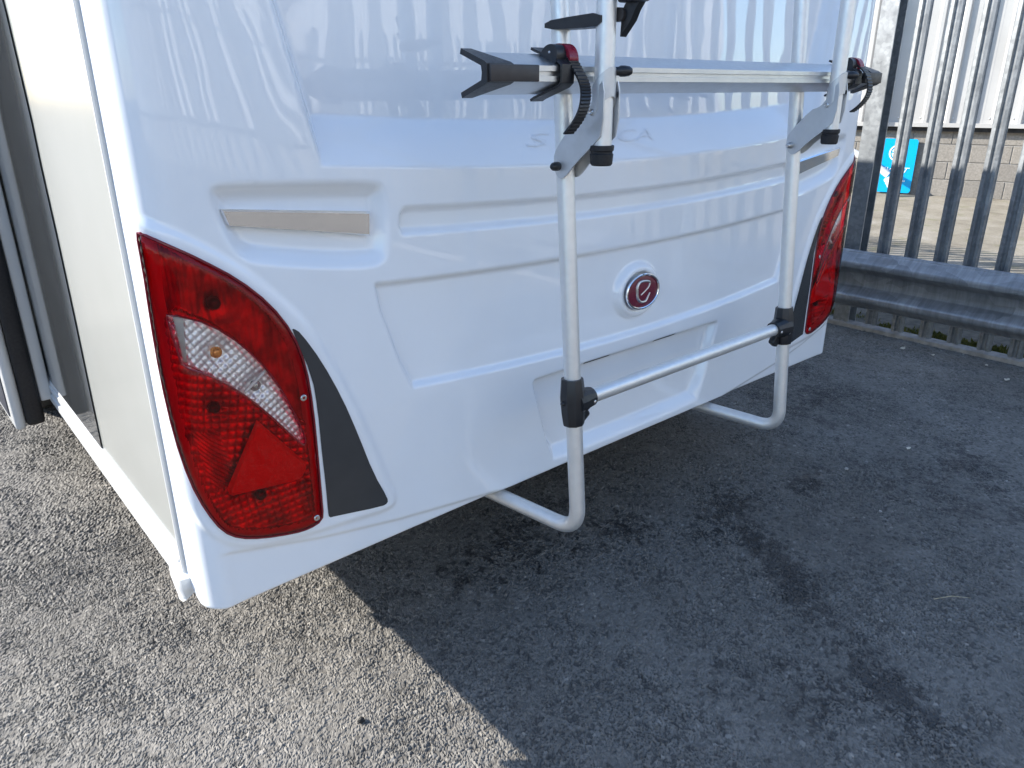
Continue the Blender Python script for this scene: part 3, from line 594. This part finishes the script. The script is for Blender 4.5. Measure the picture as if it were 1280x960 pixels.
for (xs, tail, sw, nm) in ((1.005, [(1.032, 1.362), (1.016, 1.352), (1.004, 1.335), (.990, 1.312), (.985, 1.293), (.989, 1.270), (1.003, 1.248), (1.026, 1.226)], .024, 'left'), (2.07, [(1.026, 1.362), (1.010, 1.352), (.992, 1.332), (.983, 1.302), (.988, 1.278), (1.003, 1.258), (1.022, 1.243)], .024, 'right')):
    st = obj('ratchet_strap', ribbon([(xs, YW+a, ZW+b_) for a, b_ in wrap], .030, .003, False).mesh('ratchet_strap', sharp=40), 'black_plastic', bc)
    tp = catmull([(xs+.012+.012*min(1, i/3), a, b_) for i, (a, b_) in enumerate(tail)], 8)
    obj('strap_tail', ribbon(tp, sw, .0022, True).mesh('strap_tail', smooth=False), 'black_plastic', st)
    bk = MB(); prof_ = [(.064, .044), (.052, .0620), (.040, .0695), (.024, .0700), (.016, .0620), (.014, .048), (.022, .032), (.050, .040)]
    pk = [tuple(p_) for p_ in chaikin(prof_, 2)]
    bk.extrude(pk, lambda p_, q_: (xs+q_, YW+p_[0]-.012, ZW-.022+p_[1]), [-.016, .006]); obj('buckle', bk.mesh('buckle', sharp=40), 'black_plastic', st)
    lv = MB(); pl_ = [tuple(p_) for p_ in chaikin([(.046, .0700), (.034, .0725), (.018, .0690), (.008, .058), (.004, .043), (.012, .042), (.018, .052), (.026, .060), (.044, .062)], 2)]
    lv.extrude(pl_, lambda p_, q_: (xs+q_, YW+p_[0]-.012, ZW-.022+p_[1]), [.0065, .028]); obj('lever', lv.mesh('lever', sharp=40), 'red_plastic', st)
    obj('rivet', MB().lathe((xs-.016, YW+.022, ZW+.035), (-1, 0, 0), [(0, .0025), (.001, .002), (.0014, .001)], 8).mesh('rivet'), 'steel', st)
# upper hook arm with its strap
ha = obj('hook_arm', MB().extrude([(p_[0], p_[1]) for p_ in chaikin([(1.125, 1.404), (1.125, 1.4185), (1.06, 1.4225), (.985, 1.4250), (.985, 1.404), (1.03, 1.402)], 1)], lambda p_, q_: (1.073+q_, p_[0], p_[1]), [-.012, .022]).mesh('hook_arm', sharp=40), 'black_plastic', bc)
obj('clip', MB().extrude([tuple(p_) for p_ in chaikin([(.972, 1.412), (.972, 1.432), (.990, 1.434), (1.004, 1.430), (1.002, 1.414), (.99, 1.410)], 1)], lambda p_, q_: (1.096+q_, p_[0]-.008, p_[1]), [0, .010]).mesh('clip'), 'brown_plastic', ha)
hs = MB(); hs.extrude([(.975, 1.387), (.952, 1.412), (.944, 1.428), (.925, 1.452), (.905, 1.49), (.93, 1.50), (.955, 1.452), (.968, 1.436), (.973, 1.425)], lambda p_, q_: (1.102+q_, p_[0], p_[1]), [0, .016]); obj('hook_strap', hs.mesh('hook_strap', sharp=30), 'black_plastic', ha)
hs = MB(); hs.box((1.105, .950, 1.448), (.03, .05, .016), .004); obj('strap_keeper', hs.mesh('strap_keeper'), 'black_plastic', ha)

# ------------------------------------------------------------------ palisade fence
fn = thing('palisade_fence', (FX, 1.5, 0), 'galvanised steel palisade fence standing behind the crash barrier at right', 'fence')
pw = [(-.035, .0), (-.032, .0), (-.027, .013), (-.012, .015), (-.006, .004), (.006, .004), (.012, .015), (.027, .013), (.032, .0), (.035, .0)]
pb = [(a, b_-.003) for a, b_ in pw[::-1]]
mb = MB(); ring_ = pw + pb
mb.extrude(ring_, lambda p_, z: (-p_[1], p_[0]*(1. if z < 2.33 else .30), z), [.035, 1.2, 2.30, 2.40]); pale_me = mb.mesh('pale', sharp=25)
k = 0
for y in [1.794+.147*i for i in range(3, 42)] + [1.794-.147*i for i in range(0, 26)]:
    obj('pale', pale_me, 'galvanised', fn, loc=Vector((FX+random.uniform(-.002, .002), y+random.uniform(-.004, .004), random.uniform(-.006, .006))))
    bo = None
for y in (1.935, 1.935+2.75, 1.935-2.75):
    h_ = MB(); I = [(-.05, -.045), (-.042, -.045), (-.042, -.004), (.042, -.004), (.042, -.045), (.05, -.045), (.05, .045), (.042, .045), (.042, .004), (-.042, .004), (-.042, .045), (-.05, .045)]
    h_.extrude(I, lambda p_, z: (FX+.030+p_[0], y+p_[1]+.03, z), [0., 1.2, 2.42]); obj('post', h_.mesh('post', smooth=False), 'galvanised', fn)
for z in (.36, 2.08):
    obj('rail', MB().extrude([(.006, 0), (.045, 0), (.045, .005), (.011, .005), (.011, .045), (.006, .045)], lambda p_, y: (FX+p_[0], y, z+p_[1]), [-2., 8.]).mesh('rail', smooth=False), 'galvanised', fn)
# second palisade behind the camera, seen mirrored in the rear panel
f2_ = thing('palisade_fence', (3., -6.2, 0), 'pale palisade fence mirrored in the glossy motorhome rear', 'fence')
for i in range(86):
    o_ = obj('pale', pale_me, 'galvanised', f2_, loc=Vector((-3.4+.147*i, -6.2, 0))); o_.rotation_euler = (0, 0, -math.pi/2)
for z in (.36, 2.08): obj('rail', MB().box((3., -6.26, z), (13, .04, .05)).mesh('rail', smooth=False), 'galvanised', f2_)
for x_ in (-1.5, 1.3, 4.1, 6.9): obj('post', MB().box((x_, -6.31, 1.2), (.06, .1, 2.4)).mesh('post', smooth=False), 'galvanised', f2_)
# crash barrier in front of it
cb = thing('crash_barrier', (FX-.14, 1.5, 0), 'grey corrugated steel crash barrier along the fence', 'barrier')
w0 = [(0, .156), (.012, .150), (.020, .140), (.070, .112), (.081, .100), (.083, .085), (.076, .070), (.018, .040), (.008, .028), (.004, .014), (.004, 0.)]
W_ = [(a, b_) for a, b_ in w0] + [(a, -b_) for a, b_ in w0[::-1][1:]]
W_ = [tuple(p_) for p_ in np.array(catmull(W_, 4))]
BXX = FX-.185
mb = MB(); mb.extrude(W_ + [(a-.004, b_) for a, b_ in W_[::-1]], lambda p_, y: (BXX-p_[0], y, .325+p_[1]+.002*math.sin(y*1.3)), list(np.linspace(-2.2, 8, 60))); obj('beam', mb.mesh('beam', sharp=50), 'barrier_steel', cb)
for y in (-.75, 2.35, 5.45):
    obj('barrier_post', MB().box((BXX+.05, y, .24), (.08, .10, .50), .006).mesh('barrier_post'), 'galvanised', cb)
for (y, z) in ((.985, .318), (2.0, .362), (2.14, .362), (2.0, .30), (2.14, .30)):
    obj('bolt', MB().lathe((BXX-.006, y, z), (-1, 0, 0), [(0, .016), (.004, .016), (.008, .010), (.009, .003)], 16).mesh('bolt'), 'steel' if y > 1 else 'litter_pale', cb)

# ------------------------------------------------------------------ warehouses
def warehouse(P0, D, t0, t1, zc, top, label, name, courses=4, clad='cladding'):
    D = Vector((D[0], D[1], 0)).normalized(); N = Vector((-D.y, D.x, 0)) if Vector((-D.y, D.x, 0)).dot(Vector((-P0[0], -P0[1], 0))) > 0 else Vector((D.y, -D.x, 0))
    P0 = Vector(P0); w = thing(name, P0+D*(t0+t1)/2, label, 'building')
    at = lambda t_, n_, z: P0+D*t_+N*n_+Vector((0, 0, z))
    k2 = 1. if clad == 'cladding' else .5; pitch, sw_ = .25*k2, 1.0*k2
    rib = [(0, 0), (.085, 0), (.105, .032), (.145, .032), (.165, 0), (.25, 0)]
    pr = [(i*pitch+a*k2, b_*k2) for i in range(4) for a, b_ in rib[:-1]] + [(1.0*k2, 0)]
    mb = MB(); Vs = [Vector((a, b_, z)) for z in (0, top-zc) for a, b_ in pr]; n = len(pr)
    # sheet local frame: x along wall, y outward
    Fs = [(k_, k_+1, n+k_+1, n+k_) for k_ in range(n-1)]
    for k_ in range(9):
        pass
    mb.add([(v.x, v.y, v.z) for v in Vs], Fs); sheet = mb.mesh('cladding_sheet', sharp=15, fix=False)
    alt = sheet.copy()
    rot = Matrix((( D.x, N.x, 0, 0), (D.y, N.y, 0, 0), (0, 0, 1, 0), (0, 0, 0, 1)))
    i = 0; tcur = t0
    while tcur < t1-.01:
        me_ = sheet
        if clad != 'cladding' and i % 2: me_ = alt
        o_ = obj('cladding_sheet', me_, clad if me_ is sheet else 'cladding_white', w); o_.matrix_world = Matrix.Translation(at(tcur, .05+.001*(i % 2), zc))@rot; fix_parent(o_, w); tcur += sw_; i += 1
    def bar(nm, ta, tb, na, nb, za, zb_, mat_):
        b_ = MB(); q_ = [(na, za), (nb, za), (nb, zb_), (na, zb_)]; b_.extrude(q_, lambda p_, t_: at(t_, p_[0], p_[1]), [ta, tb]); return obj(nm, b_.mesh(nm, smooth=False), mat_, w)
    bar('drip_flashing', t0, t1, .0, .095, zc-.022, zc+.028, clad); bar('soffit', t0, t1, -.1, .06, zc-.075, zc-.0225, 'underbody')
    bar('wall_core', t0, t1, -.4, -.008, 0, zc-.02, 'mortar')
    bar('upper_core', t0, t1, -.4, .045, zc-.02, top, clad)
    bw, bh = .44, .2135
    blk = MB().box((0, 0, 0), (bw-.010, .09, bh-.010), .004, seg=1).mesh('block', smooth=False)
    for c_ in range(courses):
        tt_ = t0-(bw/2 if c_ % 2 else 0)+bw
        while tt_ < t1-bw:
            o_ = obj('block', blk, 'block', w); o_.matrix_world = Matrix.Translation(at(tt_, -.045+random.uniform(-.0015, .0015), c_*bh+bh/2+.004))@rot; fix_parent(o_, w); tt_ += bw
    return w, at, D, N
def fix_parent(o_, w):
    mw = o_.matrix_world.copy(); o_.parent = w; o_.matrix_parent_inverse = WM[w.name].inverted(); o_.matrix_basis = mw
W0, at, DD, NN = warehouse((10.436, 4.54, 0), (.318, -.948), -5, 7, .872, 5.2, 'white ribbed warehouse on grey block plinth beyond the fence', 'warehouse')
dp_ = MB(); dp_.extrude([(-.33, .05), (-.33, .17), (-.16, .17), (-.16, .05)], lambda p_, z: at(p_[0]+.02, p_[1], z), [.915, 5.]); obj('downpipe', dp_.mesh('downpipe', smooth=False), 'grey_sheet', W0)
for i in range(40):
    tt_ = -1.0+.25*(i//2)+(.07 if i % 2 else .18)
    obj('bolt', MB().lathe(at(tt_, .05, .955), NN, [(0, .010), (.006, .009), (.009, .004)], 8).mesh('bolt'), 'steel', W0)
Wb, *_ = warehouse((3., -15., 0), (1, .08), -22, 22, .9, 8., 'grey ribbed warehouse out of view, shaped and toned for the motorhome rear reflection', 'warehouse', courses=0, clad='grey_clad')  # unseen; height masks horizon glare, alternating sheets added for bars in the reflection

# blue sign leaning on the plinth
sg = thing('blue_sign', at(.15, .05, .0), 'bright blue sign with white round logo against the block plinth', 'sign')
def onwall(pts, n_): return [at(.135+a, n_, z) for a, z in pts]
def rrect(w_, z0, z1, r_):
    out = []
    for (cx_, cz_, a0) in ((w_/2-r_, z1-r_, 0), (-w_/2+r_, z1-r_, 90), (-w_/2+r_, z0+r_, 180), (w_/2-r_, z0+r_, 270)):
        for k_ in range(7): a_ = R(a0+15*k_); out.append((cx_+r_*math.cos(a_), cz_+r_*math.sin(a_)))
    return out
rr_ = rrect(.43, .03, .70, .035)
bo = MB(); bo.add(onwall(rr_, .03)+onwall(rr_, .055), [tuple(range(28))[::-1], tuple(range(28, 56))]+[(i, (i+1) % 28, 28+(i+1) % 28, 28+i) for i in range(28)])
sb = obj('sign_board', bo.mesh('sign_board'), 'sign_blue', sg)
lg = MB(); RA = [(.105*math.cos(a), .525+.105*math.sin(a)) for a in th]; RB = [(.088*math.cos(a), .525+.088*math.sin(a)) for a in th]; n = len(RA)
lg.add(onwall(RA, .058)+onwall(RB, .058), [(i, (i+1) % n, n+(i+1) % n, n+i) for i in range(n)])
HB = [(.072*math.cos(a), .525+.072*math.sin(a)) for a in th]; HS = [(.025*math.cos(a)-.01, .525+.03*math.sin(a)) for a in th]
lg.add(onwall(HB, .0575)+onwall(HS, .0575), [(i, (i+1) % n, n+(i+1) % n, n+i) for i in range(n) if i % 8 not in (6, 7)])
obj('round_logo', lg.mesh('round_logo', smooth=False, fix=False), 'sign_white', sg)
for body, sz_, zz_, wd_ in (('SWIFT', .1, .285, .34), ('Finance', .04, .185, .2), ('authorised dealer', .03, .145, .30)):
    if body != 'SWIFT': continue
    me = text_mesh(body, 1., .35); C_ = np.array([v.co[:] for v in me.vertices]); C_[:, 0] -= C_[:, 0].min(); C_[:, 0] *= wd_/C_[:, 0].max(); C_[:, 1] *= .062/C_[:, 1].max()
    me.vertices.foreach_set('co', np.array([at(.135-wd_/2+a, .058, zz_+b_)[:] for a, b_ in C_[:, :2]], dtype=np.float32).ravel()); me.update(); obj('lettering', me, 'sign_white', sg)
sm = MB()
for (zz_, a0, a1) in ((.205, -.04, .05), (.17, -.05, .13)):
    a = a0
    while a < a1:
        w_ = random.uniform(.008, .016); sm.add(onwall([(a, zz_), (a+w_, zz_), (a+w_, zz_+.02), (a, zz_+.02)], .058), [(0, 1, 2, 3)]); a += w_+.006
obj('small_print', sm.mesh('small_print', smooth=False, fix=False), 'sign_white', sg)
# white waste pipe in front of the sign
wp = thing('waste_pipe', at(.1, .3, 0), 'white pipe with ribbed bend standing before the blue sign', 'pipe')
pp = [at(-1.6, .25, 1.15), at(-.9, .25, .80), at(-.35, .25, .52), at(-.1, .25, .385), at(.08, .25, .265)]
obj('pipe', MB().tube(catmull([tuple(p_) for p_ in pp], 8), .042, 16).mesh('pipe'), 'pvc', wp)
rp = MB(); path = [at(.075+.012*i, .25, .235-.0175*i) for i in range(12)]
rp.tube(path, [.045+.012*(i/11)+(.006 if i % 2 else 0) for i in range(12)], 20); obj('ribbed_bend', rp.mesh('ribbed_bend', sharp=60), 'pvc', wp)

# unseen motorhome added on the left to cut sky glare on the side
nb = thing('motorhome', (-5.6, 4., 0), 'unseen white motorhome added to cut sky glare on the glossy side', 'motorhome')
obj('body', MB().box((-5.6, 4., 1.60), (2.2, 6.6, 2.4), .12, seg=4).mesh('body'), 'white_alu', nb); obj('skirt', MB().box((-5.6, 4., .42), (2.1, 6.5, .16), .03).mesh('skirt'), 'grey_sheet', nb)
for (y0, y1) in ((1.6, 2.7), (4.6, 5.6)): obj('window', MB().box((-4.49, (y0+y1)/2, 1.85), (.03, y1-y0, .55), .012).mesh('window'), 'dark_gloss', nb)
obj('door', MB().box((-4.485, 3.6, 1.35), (.03, .62, 1.75), .012).mesh('door'), 'white_plastic', nb)
for wy in (2.3, 6.4): obj('wheel', MB().lathe((-4.72, wy, .33), (1, 0, 0), [(0, .2), (0, .29), (.03, .33), (.17, .33), (.2, .29), (.2, .2), (.17, .05)], 32).mesh('wheel'), 'tyre', nb)

# ------------------------------------------------------------------ small things
def flake(name, x, y, size, mat_, label, cat):
    n = 9; pts = [(x+size*(.6+.5*random.random())*math.cos(2*math.pi*i/n), y+.55*size*(.6+.5*random.random())*math.sin(2*math.pi*i/n), .006+.25*size*random.random()) for i in range(n)]
    V_ = pts+[(a, b_, c_+.0012) for a, b_, c_ in pts]; F_ = [tuple(range(n))[::-1], tuple(range(n, 2*n))]+[(i, (i+1) % n, n+(i+1) % n, n+i) for i in range(n)]
    o_ = obj(name, MB().add(V_, F_).mesh(name, smooth=False), mat_); o_['label'] = label; o_['category'] = cat
flake('dry_leaf', 2.877, .981, .016, 'litter_pale', 'pale dry leaf lying alone on the shaded asphalt', 'leaf')
flake('dry_leaf', 4.085, 1.52, .026, 'litter_pale', 'larger pale leaf scrap at the kerb below the crash barrier', 'leaf')
flake('dry_leaf', 4.09, 1.37, .016, 'litter_pale', 'smaller pale leaf scrap beside the larger one near the kerb', 'leaf')
flake('dry_leaf', 3.98, .99, .022, 'litter_pale', 'pale leaf scrap on the asphalt at the right edge', 'leaf')
flake('dry_leaf', 4.13, 1.13, .014, 'litter_pale', 'tiny pale scrap between the kerb and the right edge', 'leaf')
def pebble(x, y, r_, label, mat_='stone'):
    bm = bmesh.new(); bmesh.ops.create_icosphere(bm, subdivisions=2, radius=r_)
    for v in bm.verts: v.co *= 1+random.uniform(-.15, .15); v.co.z *= .7
    bmesh.ops.translate(bm, vec=(x, y, r_*.6), verts=bm.verts); me = bpy.data.meshes.new('pebble'); bm.to_mesh(me); bm.free()
    o_ = obj('pebble', me, mat_); o_['label'] = label; o_['category'] = 'pebble'
pebble(2.54, 1.059, .007, 'small pale pebble left of the pale dry leaf'); pebble(.591, 1.193, .008, 'small dark pebble on the sunlit asphalt near the shadow edge', 'underbody'); pebble(2.335, .842, .005, 'tiny pale pebble in the middle of the shaded asphalt')
for (a, b_, l_) in (((1.98, .535), (2.06, .470), 'thin straw coloured twig on the shaded asphalt at lower right'),):
    tw = MB().tube([(a[0], a[1], .006), ((a[0]+b_[0])/2+.006, (a[1]+b_[1])/2+.004, .009), (b_[0], b_[1], .006)], [.0007, .0009, .0005], 6)
    o_ = obj('twig', tw.mesh('twig'), 'straw'); o_['label'] = l_; o_['category'] = 'twig'
# moss along the foot of the fence
Vm = []; Fm = []
for (cx, cy, sx_, sy_, nn_) in ((4.42, 1.50, .06, .10, 900), (4.40, 1.27, .05, .09, 900), (4.42, 1.08, .05, .10, 900), (4.40, 1.72, .04, .06, 300), (4.45, .80, .06, .2, 600), (4.5, 2.1, .06, .2, 300)):
    for i in range(nn_):
        x, y = rng.normal(cx, sx_*.7), rng.normal(cy, sy_*.7); 
        if x < FX+.05: x = FX+.05+random.random()*.05
        h_ = random.uniform(.008, .03); a = random.uniform(0, 6.28); w_ = random.uniform(.003, .008); k_ = len(Vm); lx, ly = random.uniform(-.01, .01), random.uniform(-.01, .01)
        Vm += [(x-w_*math.cos(a), y-w_*math.sin(a), .004), (x+w_*math.cos(a), y+w_*math.sin(a), .004), (x+lx, y+ly, h_)]; Fm.append((k_, k_+1, k_+2))
obj('moss_growth', arrmesh('moss', Vm, Fm, False), 'moss', kind='stuff', label='yellow green moss along the foot of the fence', category='moss')
